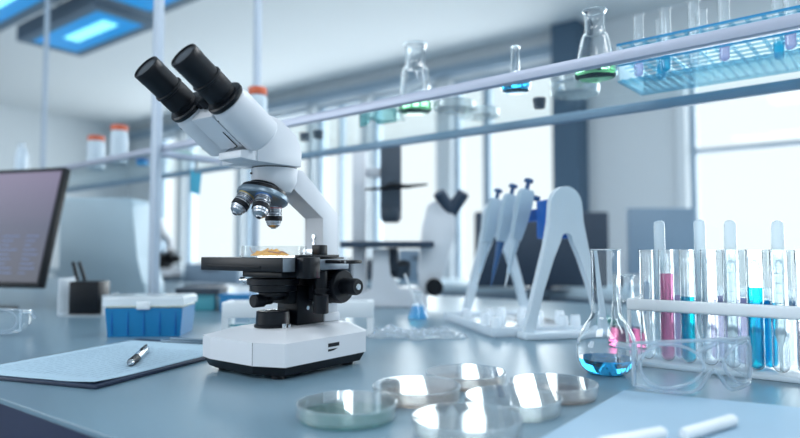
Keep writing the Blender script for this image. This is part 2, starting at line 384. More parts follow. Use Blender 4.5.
# ------------------------------------------------------------------ the microscope
def build_microscope(lab, loc, rz):
    R = root('microscope', lab, 'microscope', loc, rz)
    P = [(-.050, .001), (.035, 0), (.075, .016), (.075, .165), (.062, .180), (-.062, .180), (-.075, .165), (-.075, .008)]
    Q = [(-.024, .030), (.024, .030), (.044, .046), (.044, .158), (.040, .168), (-.040, .168), (-.044, .158), (-.044, .046)]
    def ins(pts, d): return [(x - math.copysign(d, x), y + (d if y < .09 else -d)) for x, y in pts]
    b = MB(); b.loft([[(x, y, .0165) for x, y in P], [(x, y, .0445) for x, y in P], [(x, y, .0555) for x, y in Q]])
    base = b.build('base', WHITE, R, 12)
    b = MB(); b.loft([[(x, y, .005) for x, y in ins(P, .006)], [(x, y, .0164) for x, y in ins(P, .0012)]])
    b.build('base_skirt', BLACK, R, 20)
    for sx in (-.052, .052):
        for y in (.026, .152): MB().cyl((sx, y, 0), (sx, y, .006), .008, n=24).build('foot', RUBBER, R)
    MB().box(.0747, .0756, .090, .1105, .0318, .0365).build('slot', BLACK, base, 0)
    MB().prism([(.090, .0290), (.1075, .0290), (.1, .0268), (.090, .0262)], 0, .0747, .0755).build('slot', BLACK, base, 0)
    MB().box(.0347, .0351, -.0003, .0003, .017, .0445).build('seam', DGREY, base, 0)
    # lamp housing
    c = (0, .063, .0)
    l = MB(); l.lathe([(0, .0545), (.0245, .0545), (.0245, .0585), (.0225, .0595), (.0218, .0755), (.0205, .0768), (.0165, .0768), (.0165, .0745), (0, .0745)], 48, c)
    ill = l.build('lamp_housing', BLACK, R)
    MB().lathe([(0, .0748), (.0160, .0748), (.0150, .0763), (.008, .0775), (0, .078)], 40, c).build('lamp_lens', DISHG, ill)
    MB().cyl((.027, .058, .0555), (.027, .058, .0615), .003, n=16).cyl((.0278, .066, .0555), (.0278, .066, .060), .002, n=16).build('screw', CHROME, ill)
    # substage block and condenser
    blk = MB(); blk.box(-.020, .020, .088, .1388, .0556, .1085, .0015); blk.box(-.017, .017, .075, .09, .085, .107, .001)
    blk = blk.build('focus_block', BLACK, R)
    MB().cyl((.0199, .118, .085), (.0235, .118, .085), .0045, n=20, bev=.0006).cyl((.0199, .106, .078), (.022, .106, .078), .0028, n=16).build('screw', CHROME, blk)
    cd = MB(); cd.lathe([(0, .1205), (.028, .1205), (.0345, .119), (.0345, .1115), (.031, .1105), (.031, .103), (.027, .1015), (.019, .1005), (.019, .096), (0, .096)], 48, c)
    cd.box(-.013, .013, .08, .0885, .098, .112, .001)
    for k in range(36):
        a = 2 * PI * k / 36; cd.box(0, 0, 0, 0, 0, 0) if False else None
    cond = cd.build('condenser', BLACK, R)
    MB().box(-.046, -.033, .046, .054, .1135, .1185, .001).cyl((-.05, .05, .116), (-.044, .05, .116), .0042, n=16, bev=.0006).build('aperture_lever', CHROME, cond)
    MB().cyl((-.004, .050, .0905), (-.004, .032, .0905), .0085, n=28, bev=.0015).cyl((-.004, .062, .0905), (-.004, .050, .0905), .006, n=20).box(-.010, .006, .055, .075, .09, .1, .001).build('condenser_knob', RUBBER, cond)
    # stage
    st = MB(); st.box(-.105, .060, .0238, .137, .1292, .1470, .0015)
    st.box(-.028, .048, .034, .135, .1215, .1291, .001)
    stage = st.build('stage', BLACK, R)
    MB().box(-.090, .020, .0226, .0245, .1335, .1365, .0005).build('groove_strip', RUBBER, stage)
    MB().box(.0601, .0615, .0245, .044, .1297, .1465, .0005).build('edge_plate', GREYM, stage)
    m = MB(); m.prism([(.0602, .0465), (.074, .0465), (.079, .052), (.079, .071), (.0602, .071)], 2, .121, .1478, .0015)
    m.box(.058, .066, .0465, .12, .147, .1505, .0006)
    m.build('slide_carriage', BLACK, stage)
    MB().box(.0605, .0725, .0712, .132, .1310, .1448, .001).build('carriage_plate', GREYM, stage)
    MB().box(.0726, .1165, .086, .108, .1395, .1440, .0008).build('slide_bar', BLACK, stage)
    MB().cyl((.108, .0858, .1418), (.108, .0850, .1418), .0018, n=12).cyl((.100, .0858, .1418), (.100, .0850, .1418), .0012, n=12).build('screw', CHROME, stage)
    MB().box(.036, .052, .098, .112, .1471, .1635, .001).build('specimen_clip', BLACK, stage)
    MB().cyl((.0595, .092, .0995), (.0595, .092, .1290), .0082, n=28).cyl((.0595, .092, .0740), (.0595, .092, .0990), .0102, n=36, bev=.001).cyl((.0595, .092, .1035), (.0595, .092, .1065), .0106, n=36).build('stage_drive_knob', RUBBER, stage)
    # arm
    a = MB(); a.prism([(.1390, .0556), (.1390, .2025), (.0780, .2400), (.080, .2655), (.0985, .2655), (.1700, .2094), (.1700, .0556)], 0, -.0175, .0175, .0012)
    arm = a.build('arm', WHITE, R)
    a = MB(); a.box(-.034, .034, .1085, .1688, .087, .1285, .004); a.build('focus_housing', BLACK, arm)
    a = MB(); a.box(-.021, .021, .1395, .171, .0556, .068, .002); a.build('arm_foot', WHITE, arm)
    MB().cyl((0, .1392, .176), (0, .1368, .176), .0035, n=24, bev=.0004).cyl((0, .1392, .166), (0, .1368, .166), .0028, n=24, bev=.0004).box(-.0012, .0012, .1375, .1391, .166, .176).build('screw', CHROME, arm)
    a = MB(); a.box(-.0176, .0205, .1272, .1388, .1472, .1585, .001); a.cyl((.012, .133, .1585), (.012, .133, .1625), .003, n=16); a.build('stop_block', CHROME, arm)
    for s in (-1, 1):
        k = MB(); ax = (s, 0, 0); o = (0, .125, .1082)
        k.lathe([(.0240, .0342), (.0240, .046), (.0215, .0475), (.0215, .050), (.0225, .051), (.0225, .068), (.0208, .0705), (0, .0705), ], 56, o, ax)
        k.lathe([(0, .0342), (.0240, .0342)], 56, o, ax)
        kb = k.build('coarse_focus_knob', RUBBER, R)
        g = MB()
        for j in range(40):
            t = 2 * PI * j / 40; q = Matrix.Rotation(t, 3, 'X')
            p0 = Vector((s * .053, 0, .0224)); p1 = Vector((s * .066, 0, .0224))
            p0 = q @ p0 + Vector(o); p1 = q @ p1 + Vector(o)
            g.cyl(p0, p1, .0007, n=6)
        g.build('grip_ridges', BLACK, kb)
        f = MB(); f.lathe([(0, .0706), (.0110, .0706), (.0105, .078), (.0112, .080), (.0112, .0925), (.0098, .0955), (0, .0955)], 40, o, ax)
        fk = f.build('fine_focus_knob', RUBBER, kb)
        MB().lathe([(0, .0956), (.0045, .0956), (.0040, .0966), (0, .0966)], 28, o, ax).build('cap', CHROME, fk)
    # neck ring, turret
    m = MB(); m.lathe([(0, .2648), (.0308, .2648), (.0308, .262), (.0300, .249), (.0268, .2405), (.022, .2335), (.018, .2330), (0, .2330)], 56, c)
    hub = m.build('neck_ring', WHITE, R)
    MB().lathe([(.0300, .2649), (.0300, .2662), (0, .2662), (0, .2649)], 48, c).build('gap_ring', BLACK, hub)
    MB().cyl((-.012, .0342, .2575), (-.012, .0325, .2575), .0014, n=12).build('screw', BLACK, hub)
    th = math.radians(18); tc = Vector((0, .0445, .2300)); n = Vector((0, -math.sin(th), -math.cos(th))); e1 = Vector((0, math.cos(th), -math.sin(th)))
    m = MB(); m.lathe([(0, -.0075), (.0270, -.0075), (.0295, -.006), (.0305, -.001), (0, -.001)], 56, tc, n); m.lathe([(0, -.012), (.021, -.012), (.024, -.0075), (0, -.0075)], 40, tc, n)
    m.build('turret_mount', BLACK, R)
    m = MB(); m.lathe([(0, -.0009), (.0325, -.0009), (.0338, .001), (.0338, .0055), (.0320, .0078), (.020, .0108), (0, .0120)], 64, tc, n)
    tur = m.build('turret', GREYM2, R)
    specs = [(0, .0325, RING_R), (125, .036, RING_B), (192, .0345, RING_Y)]
    for az, L, rg in specs:
        ph = math.radians(az); e = e1 * math.cos(ph) + Vector((1, 0, 0)) * math.sin(ph)
        d = (n * math.cos(th) + e * math.sin(th)).normalized(); o = tc + e * .0205 + n * .0055
        q = L / .033
        m = MB(); m.lathe([(0, 0), (.0080, 0), (.0092, .0015), (.0095, .003), (.0095, .0120 * q), (.0090, .0125 * q), (.0093, .013 * q), (.0093, .0165 * q), (0, .0165 * q)], 40, o, d, rs=1.13)
        ob = m.build('objective', OBJM, tur)
        for zz in (.0085, .0105, .0146): MB().lathe([(.0094, zz * q), (.0097, zz * q), (.0097, (zz + .0007) * q), (.0094, (zz + .0007) * q)], 40, o, d, rs=1.13).build('knurl_ring', BLACK, ob)
        MB().lathe([(.0096, .0055), (.0098, .0055), (.0098, .0067), (.0096, .0067)], 40, o, d, rs=1.13).build('colour_ring', rg, ob)
        MB().lathe([(.0094, .0168 * q), (.0100, .0172 * q), (.0100, .0225 * q), (.0094, .0230 * q), (0, .0230 * q)], 40, o, d, rs=1.13).build('grip_band', RUBBER, ob)
        MB().lathe([(.0090, .0232 * q), (.0086, .0262 * q), (.0078, .0268 * q), (.0075, .0292 * q), (.0050, .0318 * q), (.0035, .0322 * q), (.0030, .0338 * q), (0, .0338 * q)], 40, o, d, rs=1.13).build('nose', OBJM, ob)
        MB().lathe([(0, .0339 * q), (.0022, .0339 * q), (0, .0341 * q)], 20, o, d, rs=1.13).build('front_lens', LENS, ob)
    # head
    m = MB(); m.prism([(.004, .2663), (.0785, .2663), (.0795, .2860), (.0710, .3065), (.041, .3245), (.025, .3270), (.010, .3040), (.004, .2810)], 0, -.0355, .0355, .0015)
    m.prism([(-.020, .2680), (.006, .2663), (.006, .2820), (-.020, .2775)], 0, -.010, .034, .0015)
    head = m.build('head', WHITE, R)
    t = Vector((0, -.835, .550)).normalized(); up = Vector((0, .550, .835)).normalized()
    def fr(sx, s, dx=0, du=0): return Vector((sx + dx, -.0450, .3330)) + t * s + up * du
    m = MB()
    A0 = fr(0, -.004); hx = .018
    for (s0, s1, u0, u1) in ((-.058, -.004, -.0200, .010),):
        vs = [fr(x, s, 0, u_) for x in (-.020, .020) for s in (s0, s1) for u_ in (u0, u1)]
        bmv = [m.bm.verts.new(v) for v in vs]
        for f in ((0, 1, 3, 2), (4, 6, 7, 5), (0, 4, 5, 1), (2, 3, 7, 6), (0, 2, 6, 4), (1, 5, 7, 3)): m.bm.faces.new([bmv[i] for i in f])
    pl = m.build('bridge_plate', WHITE, head, 0)
    m = MB(); m.bm.free(); m = MB()
    m.tube([fr(.0135, -.030, 0, -.0207), fr(.0135, -.056, 0, -.0207)], .0006, 6)
    m.tube([fr(.0135, -.056, 0, -.0207), fr(.004, -.0585, 0, -.0207)], .0006, 6)
    m.build('seam', BLACK, pl)
    for s in (-1, 1):
        sx = s * .0375
        m = MB(); m.lathe([(0, -.0660), (.0225, -.0660), (.0245, -.0635), (.0248, -.054), (.0245, -.0090), (.0228, -.0030), (.0215, -.001), (0, -.001)], 56, fr(sx, 0), t)
        br = m.build('barrel', WHITE, head)
        m = MB()
        for ds in (-.012, -.050):
            p = fr(sx, ds, -.0115 * 1, -.0213); m.cyl(p, p - Vector((.0115, 0, 0)).normalized() * .0 - up * .0008, .0013, n=12)
        m.build('screw', BLACK, br)
        m = MB(); m.lathe([(0, -.0009), (.0232, -.0009), (.0240, .0005), (.0240, .0042), (.0222, .0058), (0, .0058)], 56, fr(sx, 0), t)
        cl = m.build('eyepiece_collar', BLACK, head)
        m = MB(); m.lathe([(.0165, .0059), (.0165, .0100), (.0178, .0110), (.0182, .0125), (.0182, .0275), (.0176, .0290), (.0176, .0310), (.0190, .0318), (.0190, .0345), (.0178, .0352), (0, .0352)], 56, fr(sx, 0), t)
        ep = m.build('eyepiece', RUBBER, head)
        m = MB(); m.lathe([(.0172, .0353), (.0172, .0570), (.0175, .0580), (.0175, .0695), (.0168, .0705), (.0155, .0705), (.0150, .0690), (0, .0688)], 56, fr(sx, 0), t)
        m.build('eyecup', BLACK, ep)
        MB().lathe([(.0120, .0690), (.007, .0694), (0, .0696)], 32, fr(sx, 0), t).build('eye_lens', LENS, ep)
    m = MB(); m.cyl(fr(0, -.0035, 0, .002), fr(0, .012, 0, .002), .0085, n=28, bev=.0012); m.cyl(fr(-.012, -.0035, 0, .002), fr(-.012, .006, 0, .002), .006, n=20, bev=.001).cyl(fr(.012, -.0035, 0, .002), fr(.012, .006, 0, .002), .006, n=20, bev=.001)
    m.build('hinge_knob', RUBBER, head)
    pass
    return R
OBJM = mat('brushed_objective_metal', rgb(172, 178, 186), .32, 1.0, noise=.04)
GREYM2 = mat('turret_grey', rgb(120, 138, 152), 0.32, 0.5, noise=0.03)
MIC = build_microscope('white compound microscope with black eyepieces and stage, in focus on the bench', (-.633, .497, BZ + .0002), 0)

# ------------------------------------------------------------------ petri dishes
def petri(lab, loc, agar, r=.0468, h=.0150, rz=0, group=None, lidz=.0035):
    R = root('petri_dish', lab, 'petri dish', loc, rz, group); t = .0012
    MB().lathe([(0, 0), (r - .002, 0), (r - .0016, .0006), (r - .0016, h - .003), (r - .0016 - t, h - .003), (r - .0016 - t, t), (0, t)], 72).build('dish_base', DISHG, R)
    if agar: MB().lathe([(0, t + .0002), (r - .0032, t + .0002), (r - .0032, .0045), (0, .0045)], 48).build('agar', AGARS[agar], R)
    MB().lathe([(r, lidz), (r + .0004, h - .0008), (r - .0006, h), (0, h), (0, h - t), (r - t, h - t), (r - t, lidz), (r, lidz)], 72).build('lid', DISHG, R)
    MB().tube([(math.cos(a) * (r - .0006), math.sin(a) * (r - .0006), h - .0008) for a in [2 * PI * k / 64 for k in range(64)]], .0009, 8, True).build('lid_rim_highlight', RIMG2, R)  # hazy ring added to put a brighter highlight along the lid edge
    return R
for px, py, ag, lab in ((347, 418, 'green', 'petri dish with a green-tinted side, leftmost of the six on the bench'),
                        (417, 399, 'brown', 'petri dish with a brownish base, beside the green-tinted dish'),
                        (466, 384, 'brown', 'petri dish farthest back of the six on the bench'),
                        (513, 411, 'clear', 'clear petri dish in the middle of the group, behind the frontmost one'),
                        (467, 434, 'clear', 'clear petri dish frontmost of the six, cut by the bottom edge'),
                        (553, 396, 'brown', 'petri dish rightmost of the six, nearest the round flask')):
    petri(lab, G(px, py) + Vector((0, 0, .0003)), ag, group='petri dishes in front of the microscope')
# dish with the specimen on the stage
R = root('petri_dish', 'open petri dish with an orange specimen on the microscope stage', 'petri dish', (-.633 - .006, .497 + .069, BZ + .0002 + .1473))
t = .0012; r = .044
MB().lathe([(0, 0), (r - .001, 0), (r, .001), (r, .0150), (r - t, .0150), (r - t, t), (0, t)], 72).build('dish_base', DISHG, R)
R = root('specimen', 'orange and yellow leafy specimen lying in the dish on the stage', 'specimen', (-.633 - .004, .497 + .060, BZ + .1493))
random.seed(4)
m = MB(); n1, n2 = 44, 20; vv = []
from mathutils import noise as mn
for i in range(n1):
    row = []
    for j in range(n2):
        x = -1 + 2 * i / (n1 - 1); y = -1 + 2 * j / (n2 - 1); k = max(0, 1 - x * x) ** .5
        h = max(0, 1 - y * y) * k * (.0055 + .008 * abs(mn.noise(Vector((x * 4, y * 3, 0))))) + .0006 * mn.noise(Vector((x * 20, y * 14, 3)))
        row.append(m.bm.verts.new((x * .034, y * .015 * (k + .05) + .002 * mn.noise(Vector((x * 5, 9, 1))), max(0.0002, h))))
    vv.append(row)
for i in range(n1 - 1):
    for j in range(n2 - 1): m.bm.faces.new((vv[i][j], vv[i + 1][j], vv[i + 1][j + 1], vv[i][j + 1]))
m.build('leaf_mass', SAMPLE, R)
m = MB()
m.tube([(-.036, -.004, .0105), (-.033, -.004, .006), (-.026, -.004, .0025), (-.015, -.006, .003), (-.004, -.008, .005)], .0006, 6)
m.tube([(.02, -.004, .004), (.027, -.003, .006), (.033, .0, .003)], .0007, 6)
m.tube([(.006, -.008, .006), (.015, -.010, .0055), (.027, -.007, .0035)], .0008, 6)
m.build('stem', STRAND, R)

# ------------------------------------------------------------------ flasks
def wall(prof, t=.0013):
    """double-walled vessel from an outer (r, z) profile that starts at the axis"""
    inner = [(max(r - t, 0.0005), z if i > 1 else z + t) for i, (r, z) in enumerate(prof[1:], 1)][::-1]
    return prof + [(prof[-1][0] - t * .5, prof[-1][1] + t * .4)] + inner + [(0, prof[0][1] + t)]
def liq(prof, level, t=.0016):
    out = [(0, prof[0][1] + t)]
    last = None
    for r, z in prof[1:]:
        z2 = max(z, prof[0][1] + t)
        if z2 >= level:
            if last: k = (level - last[1]) / max(1e-6, z2 - last[1]); out.append((last[0] + (max(r - t, .0004) - last[0]) * k, level))
            break
        last = (max(r - t, .0004), z2); out.append(last)
    out.append((0, level)); return out
def smooth_prof(pts, n=6):
    out = []
    for i in range(len(pts) - 1):
        p0 = pts[max(i - 1, 0)]; p1 = pts[i]; p2 = pts[i + 1]; p3 = pts[min(i + 2, len(pts) - 1)]
        for k in range(n):
            u = k / n
            q = [0.5 * (2 * p1[a] + (p2[a] - p0[a]) * u + (2 * p0[a] - 5 * p1[a] + 4 * p2[a] - p3[a]) * u * u + (3 * p1[a] - p0[a] - 3 * p2[a] + p3[a]) * u ** 3) for a in (0, 1)]
            out.append((max(q[0], 0), q[1]))
    out.append(pts[-1]); return out
def erl(R_, Hh, rn):
    return [(0, 0), (R_ * .86, 0)] + smooth_prof([(R_ * .93, .001), (R_, R_ * .16), (R_ * .93, Hh * .16), (rn * 1.35, Hh * .58), (rn, Hh * .70), (rn, Hh * .92), (rn * 1.12, Hh * .985), (rn * 1.18, Hh)])
def flask(name, lab, loc, prof, level, lm, g=None, group=None, marks=False):
    R = root(name, lab, 'flask', loc, 0, group)
    v = MB().lathe(wall(prof), 64).build('vessel', g or THING, R, 50)
    if lm: MB().lathe(liq(prof, level), 64).build('liquid', lm, R, 50)
    rr = prof[-1][0]; MB().tube([(math.cos(a) * (rr - .0008), math.sin(a) * (rr - .0008), prof[-1][1]) for a in [2 * PI * k / 48 for k in range(48)]], .0010, 8, True).build('rim', RIMG2, R)
    return R
ROUND = [(0, 0), (.020, 0)] + smooth_prof([(.024, .0008), (.0345, .012), (.0372, .026), (.0355, .043), (.0275, .060), (.0200, .072), (.0180, .084), (.0178, .120), (.0180, .150), (.0188, .157)])
flask('round_flask', 'clear round-bellied flask with bright blue liquid in front of the tube rack', Vector((-.270, .797, BZ + .0003)), ROUND, .0195, BLUET, GLASS)
flask('conical_flask', 'small clear flask of pink liquid behind the round blue flask', X(.372, 1.025) + Vector((0, 0, .0003)), erl(.030, .115, .012), .030, PINKT, GLASS)
flask('conical_flask', 'tiny conical flask of blue liquid beside the blurred inverted microscope', G(418, 319.5) + Vector((0, 0, .0003)), erl(.024, .062, .010), .032, BLUEL)
flask('conical_flask', 'conical flask of green liquid on the shelf above the inverted microscope', onshelf(415.5, .125), erl(.0345, .136, .0205), .030, GREENT, GLASS)
flask('conical_flask', 'conical flask of green liquid on the shelf beside the blue tube rack', onshelf(598, .115), erl(.0335, .108, .0160), .028, GREENT, GLASS)
flask('squat_flask', 'small flask with a thin neck and blue liquid on the shelf', onshelf(517, .110), [(0, 0), (.020, 0)] + smooth_prof([(.0225, .001), (.0265, .012), (.022, .022), (.0095, .030), (.0078, .038), (.0078, .072), (.0086, .078)]), .019, BLUET, GLASS)

# ------------------------------------------------------------------ dishes and things on the shelf
for px, off, ag, lab, z in ((455, .16, None, 'clear dish lying on the glass shelf left of the thin-necked flask', 0),
                     (480, .245, None, 'clear dish at the rear rail of the glass shelf, below the thin-necked flask', 0),
                     (577, .20, None, 'clear dish at the bottom of the pair stacked on the glass shelf', 0),
                     (575, .20, None, 'clear dish on top of the pair stacked on the glass shelf', 1)):
    if z: p = onshelf(577, .20) + Vector((0, 0, .0162))
    else: p = onshelf(px, off)
    petri(lab, p, ag, r=.042, h=.0155, group='clear dishes on the glass shelf')
for px, lab, g in ((304, 'dark rubber stopper on the shelf, left one of two', .20), (318, 'dark rubber stopper on the shelf, right one of two', .20), (541, 'dark rubber stopper lying between the dishes on the shelf', .25)):
    R = MB().lathe([(0, 0), (.0105, 0), (.0130, .018), (.0118, .0195), (0, .0195)], 32).build('rubber_stopper', DGREY); tag(R, lab, 'stopper', 'rubber stoppers on the shelf'); R.location = onshelf(px, g)
def bottle(lab, loc, r, h, lidm, bodym, name='lidded_bottle'):
    R = root(name, lab, 'bottle', loc)
    MB().lathe([(0, 0), (r * .9, 0), (r, r * .1)] + smooth_prof([(r, h * .2), (r, h * .74), (r * .93, h * .82), (r * .88, h * .86)]) + [(0, h * .86)], 48).build('body', bodym, R)
    if lidm: MB().lathe([(0, h * .862), (r * .95, h * .862), (r * .98, h * .87), (r * .98, h * .985), (r * .93, h), (0, h)], 48).build('lid', lidm, R)
    return R
bottle('milky white bottle with an orange lid, left one of two on the shelf', onshelf(94, .12), .028, .115, ORANGE, MILK)
bottle('milky white bottle with an orange lid, right one of two on the shelf', onshelf(117, .10), .026, .122, ORANGE, MILK)
bottle('bottle with an orange lid mostly hidden behind the microscope eyepieces', onshelf(256, .15), .024, .145, ORANGE, MILK)
R = root('glass_bottle', 'tall empty clear glass bottle on the shelf above the monitor', 'bottle', onshelf(19, .10))
MB().lathe(wall([(0, 0), (.020, 0)] + smooth_prof([(.023, .002), (.024, .02), (.024, .10), (.020, .125), (.013, .135), (.013, .15), (.016, .155)])), 48).build('vessel', FROST, R)
R = root('flat_jar', 'small flat bright blue jar on the shelf left of the tall post', 'jar', onshelf(141, .17))
MB().lathe([(0, 0), (.017, 0), (.0185, .002), (.0185, .014), (0, .014)], 32).build('body', mat('bright_cyan_plastic', rgb(0, 160, 225), .35, noise=.02), R)
MB().lathe([(0, .0141), (.0195, .0141), (.0195, .021), (.018, .0225), (0, .0225)], 32).build('lid', PIPBB, R)
R = root('flat_jar', 'wide flat green jar on the shelf right of the tall post', 'jar', onshelf(180, .15))
MB().lathe([(0, 0), (.030, 0), (.033, .002), (.033, .012), (0, .012)], 32).build('body', mat('pale_green_plastic', rgb(120, 200, 170), .4, noise=.02), R)
MB().lathe([(0, .0121), (.034, .0121), (.034, .018), (.032, .019), (0, .019)], 32).build('lid', FROST, R)
# teal card hung from the cross bar
q = shv(-1.50, .125)
R = root('teal_card', 'teal paper card hanging from the shelf cross bar', 'card', (q[0] + .0125, q[1], BZ + .40), 0)
MB().prism([(-.017, -.083), (.013, -.090), (.019, -.028), (-.017, -.022)], 0, 0, .0006).build('sheet', TEAL, R, 0)
MB().box(-.0015, .0021, -.003, .003, -.030, .010, .0005).build('clip', GREYM, R)

# ------------------------------------------------------------------ goggles
def goggles(name, lab, loc, rz, sc=1.0, fold=.095, shell=None, edge=None):
    shell = shell or GOGG; edge = edge or RIMG
    R = root(name, lab, 'goggles', loc, rz); W_ = .072 * sc; Hh = .056 * sc
    def pt(a, z):   # a in -1..1
        an = a * 1.05; return Vector((W_ * math.sin(an) / math.sin(1.05), .055 * sc * (1 - math.cos(an)), z))
    def bot(a): return .004 * sc + .022 * sc * math.exp(-(a / .16) ** 2) + .006 * sc * a * a
    def top(a): return Hh - .004 * sc * a * a
    m = MB(); N = 40; K = 8; rows = []
    for i in range(N + 1):
        a = -1 + 2 * i / N
        rows.append([m.bm.verts.new(pt(a, bot(a) + (top(a) - bot(a)) * k / K)) for k in range(K + 1)])
    for i in range(N):
        for k in range(K): m.bm.faces.new((rows[i][k], rows[i + 1][k], rows[i + 1][k + 1], rows[i][k + 1]))
    o = m.build('lens', shell, R, 60); md = o.modifiers.new('thickness', 'SOLIDIFY'); md.thickness = .0022 * sc
    m = MB(); loop = []
    for i in range(N + 1): a = -1 + 2 * i / N; loop.append(pt(a, bot(a)))
    for i in range(N + 1): a = 1 - 2 * i / N; loop.append(pt(a, top(a)))
    m.tube(loop, .0019 * sc, 8, True)
    m.build('rim', edge, R)
    for s in (-1, 1):    # raised oval around each eye
        m = MB(); lp = []
        for k in range(36):
            t_ = 2 * PI * k / 36; a = s * .53 + .39 * math.cos(t_); c_ = (top(a) + bot(s * .5)) / 2 + .001
            z = c_ + (.021 * sc) * math.sin(t_) * (1 + .12 * math.cos(t_) * s)
            lp.append(pt(a, z) - Vector((0, .0015 * sc, 0)))
        m.tube(lp, .0016 * sc, 8, True); m.build('eye_ridge', edge, R)
        m = MB(); b0 = pt(s, 0)    # side shield and temple
        sh = [[m.bm.verts.new((b0.x - s * .001 - s * .004 * j / 4, b0.y + .034 * sc * j / 4, z0 + (z1 - z0) * k / 4)) for k in range(5)] for j in range(5) for z0, z1 in [((.010 + .010 * j / 4) * sc, (.052 - .004 * j / 4) * sc)]]
        for j in range(4):
            for k in range(4): m.bm.faces.new((sh[j][k], sh[j + 1][k], sh[j + 1][k + 1], sh[j][k + 1]))
        o = m.build('side_shield', shell, R, 60); md = o.modifiers.new('thickness', 'SOLIDIFY'); md.thickness = .0018 * sc
        m = MB(); x0 = b0.x - s * .003
        m.tube([(x0, b0.y + .004, .047 * sc), (x0 - s * .004, b0.y + .034 * sc, .045 * sc), (x0 - s * .010, b0.y + .7 * fold, .040 * sc), (x0 - s * .018, b0.y + fold, .030 * sc)], [.0035 * sc, .0035 * sc, .003 * sc, .003 * sc], 10)
        m.build('temple', edge, R)
    return R
goggles('safety_goggles', 'clear safety goggles standing before the test tube rack', X(.336, .672, .0), YAW + math.radians(16), 1.08, .055)
goggles('safety_goggles', 'clear safety goggles at the left edge below the monitor', X(-.765, 1.13, .0), YAW + math.radians(-10), .92, .06)
goggles('safety_goggles', 'teal-tinted safety goggles lying on the glass shelf above the inverted microscope', onshelf(372, .17) + Vector((0, 0, .0)), YAW + math.radians(-35), .70, .06, thin('teal_goggle_shell', (.72, .9, .9, 1), 1.5, .05, haze=.2, hcol=rgb(110, 190, 195)), thin('teal_goggle_rim', (.55, .8, .8, 1), 1.5, .08, haze=.5, hcol=rgb(70, 150, 160)))

# ------------------------------------------------------------------ test tube racks
def tube_obj(lab, loc, r, h, lm=None, level=0, group='test tubes in the white rack', g=None, lean=0):
    R = root('test_tube', lab, 'test tube', loc, 0, group)
    prof = [(0, 0)] + [(r * math.sin(a), r * (1 - math.cos(a))) for a in [PI / 2 * k / 6 for k in range(1, 7)]] + [(r, h - .002), (r * 1.10, h)]
    t = .0009
    inner = [(r - t, h)] + [((r - t) * math.sin(a), t + (r - t) * (1 - math.cos(a))) for a in [PI / 2 * k / 6 for k in range(6, 0, -1)]] + [(0, t)]
    MB().lathe(prof + inner, 28).build('glass', g or THING, R, 60)
    if lm:
        q = r - t - .0004
        MB().lathe([(0, t + .0004)] + [(q * math.sin(a), t + .0004 + q * (1 - math.cos(a))) for a in [PI / 2 * k / 6 for k in range(1, 7)]] + [(q, level), (0, level - .001)], 28).build('liquid', lm, R, 60)
    if lean: R.rotation_euler = (lean, 0, 0)
    return R
# white rack on the bench: a frame with two rails and a foot plate
RK = Vector((-.268, .872, BZ))
R = root('test_tube_rack', 'white rack holding two rows of test tubes, cut by the right edge', 'test tube rack', RK, math.radians(-1))
L = .62
m = MB(); m.box(0, L, 0, .007, .0745, .0905, .003, 3); FRR = m.build('front_rail', WHITE2, R)
MB().box(0, L, .087, .094, .0745, .0905, .003, 3).build('rear_rail', mat('rear_rail_blue', rgb(70, 140, 190), 0.4, noise=.02), R)
MB().box(0, .006, .0071, .0869, .0745, .0905, .001).build('end_bar', WHITE2, R)
MB().box(0, L, 0, .094, .0, .007, .002).build('foot_plate', STANDM, R)
for xx in (.003, .31, L - .004):
    for yy in (.0035, .0905): MB().cyl((xx, yy, .0068), (xx, yy, .0748), .0028, n=14).build('upright', WHITE2, R)
DEF = {'clear': (None, 0, 'empty'), 'pink': (PINKL, .118, 'pink'), 'blue': (CYANL, .088, 'blue'), 'purple': (PURPL, .088, 'violet'), 'blueh': (CYANL, .103, 'blue'), 'pale': (PALEL, .064, 'pale pink'), 'blue2': (BLUEL, .086, 'blue')}
front = ['clear', 'pink', 'blue', 'clear', 'clear', 'blueh', 'clear', 'pale', 'clear', 'clear', 'blue']
rear = ['clear', 'purple', 'clear', 'clear', 'purple', 'blue2', 'clear', 'clear', 'clear', 'purple', 'blue2', 'clear']
NAMES = ['first', 'second', 'third', 'fourth', 'fifth', 'sixth', 'seventh', 'eighth', 'ninth', 'tenth', 'eleventh', 'twelfth']
for row, kinds, yy, x0 in (('front', front, .021, .0225), ('middle', rear, .046, .034), ('rear', ['clear', 'clear', 'clear', 'purple', 'clear', 'blue2', 'clear', 'clear', 'clear', 'clear', 'clear'], .071, .023)):
    for k, kd in enumerate(kinds):
        lm, lv, cn = DEF[kd]
        tube_obj('%s test tube %s, %s from the left in the %s row' % (cn, 'of glass' if not lm else 'of liquid', NAMES[k], row),
                 Vector(RK) + Vector((x0 + k * .0262, yy - .0004 * k, .0075)), .0097, .150, lm, lv, g=GLASS if row == 'front' else None)
def dropper(lab, loc, r, h):
    R = root('dropper', lab, 'dropper', loc, 0, 'plastic droppers standing in the tubes')
    MB().lathe([(0, 0), (.0018, .001), (.0024, .03), (r * .82, .045), (r * .82, h - .045), (r, h - .040), (r, h - .006), (r * .85, h - .002), (r * .4, h - .0003), (0, h)], 28).build('bulb', DROP, R)
    g = MB()
    for k in range(6): g.tube([((r * .84) * math.cos(a), (r * .84) * math.sin(a), .06 + k * .012) for a in [-2.6 + 1.6 * j / 8 for j in range(9)]], .00035, 5)
    g.build('graduation_mark', INK, R)
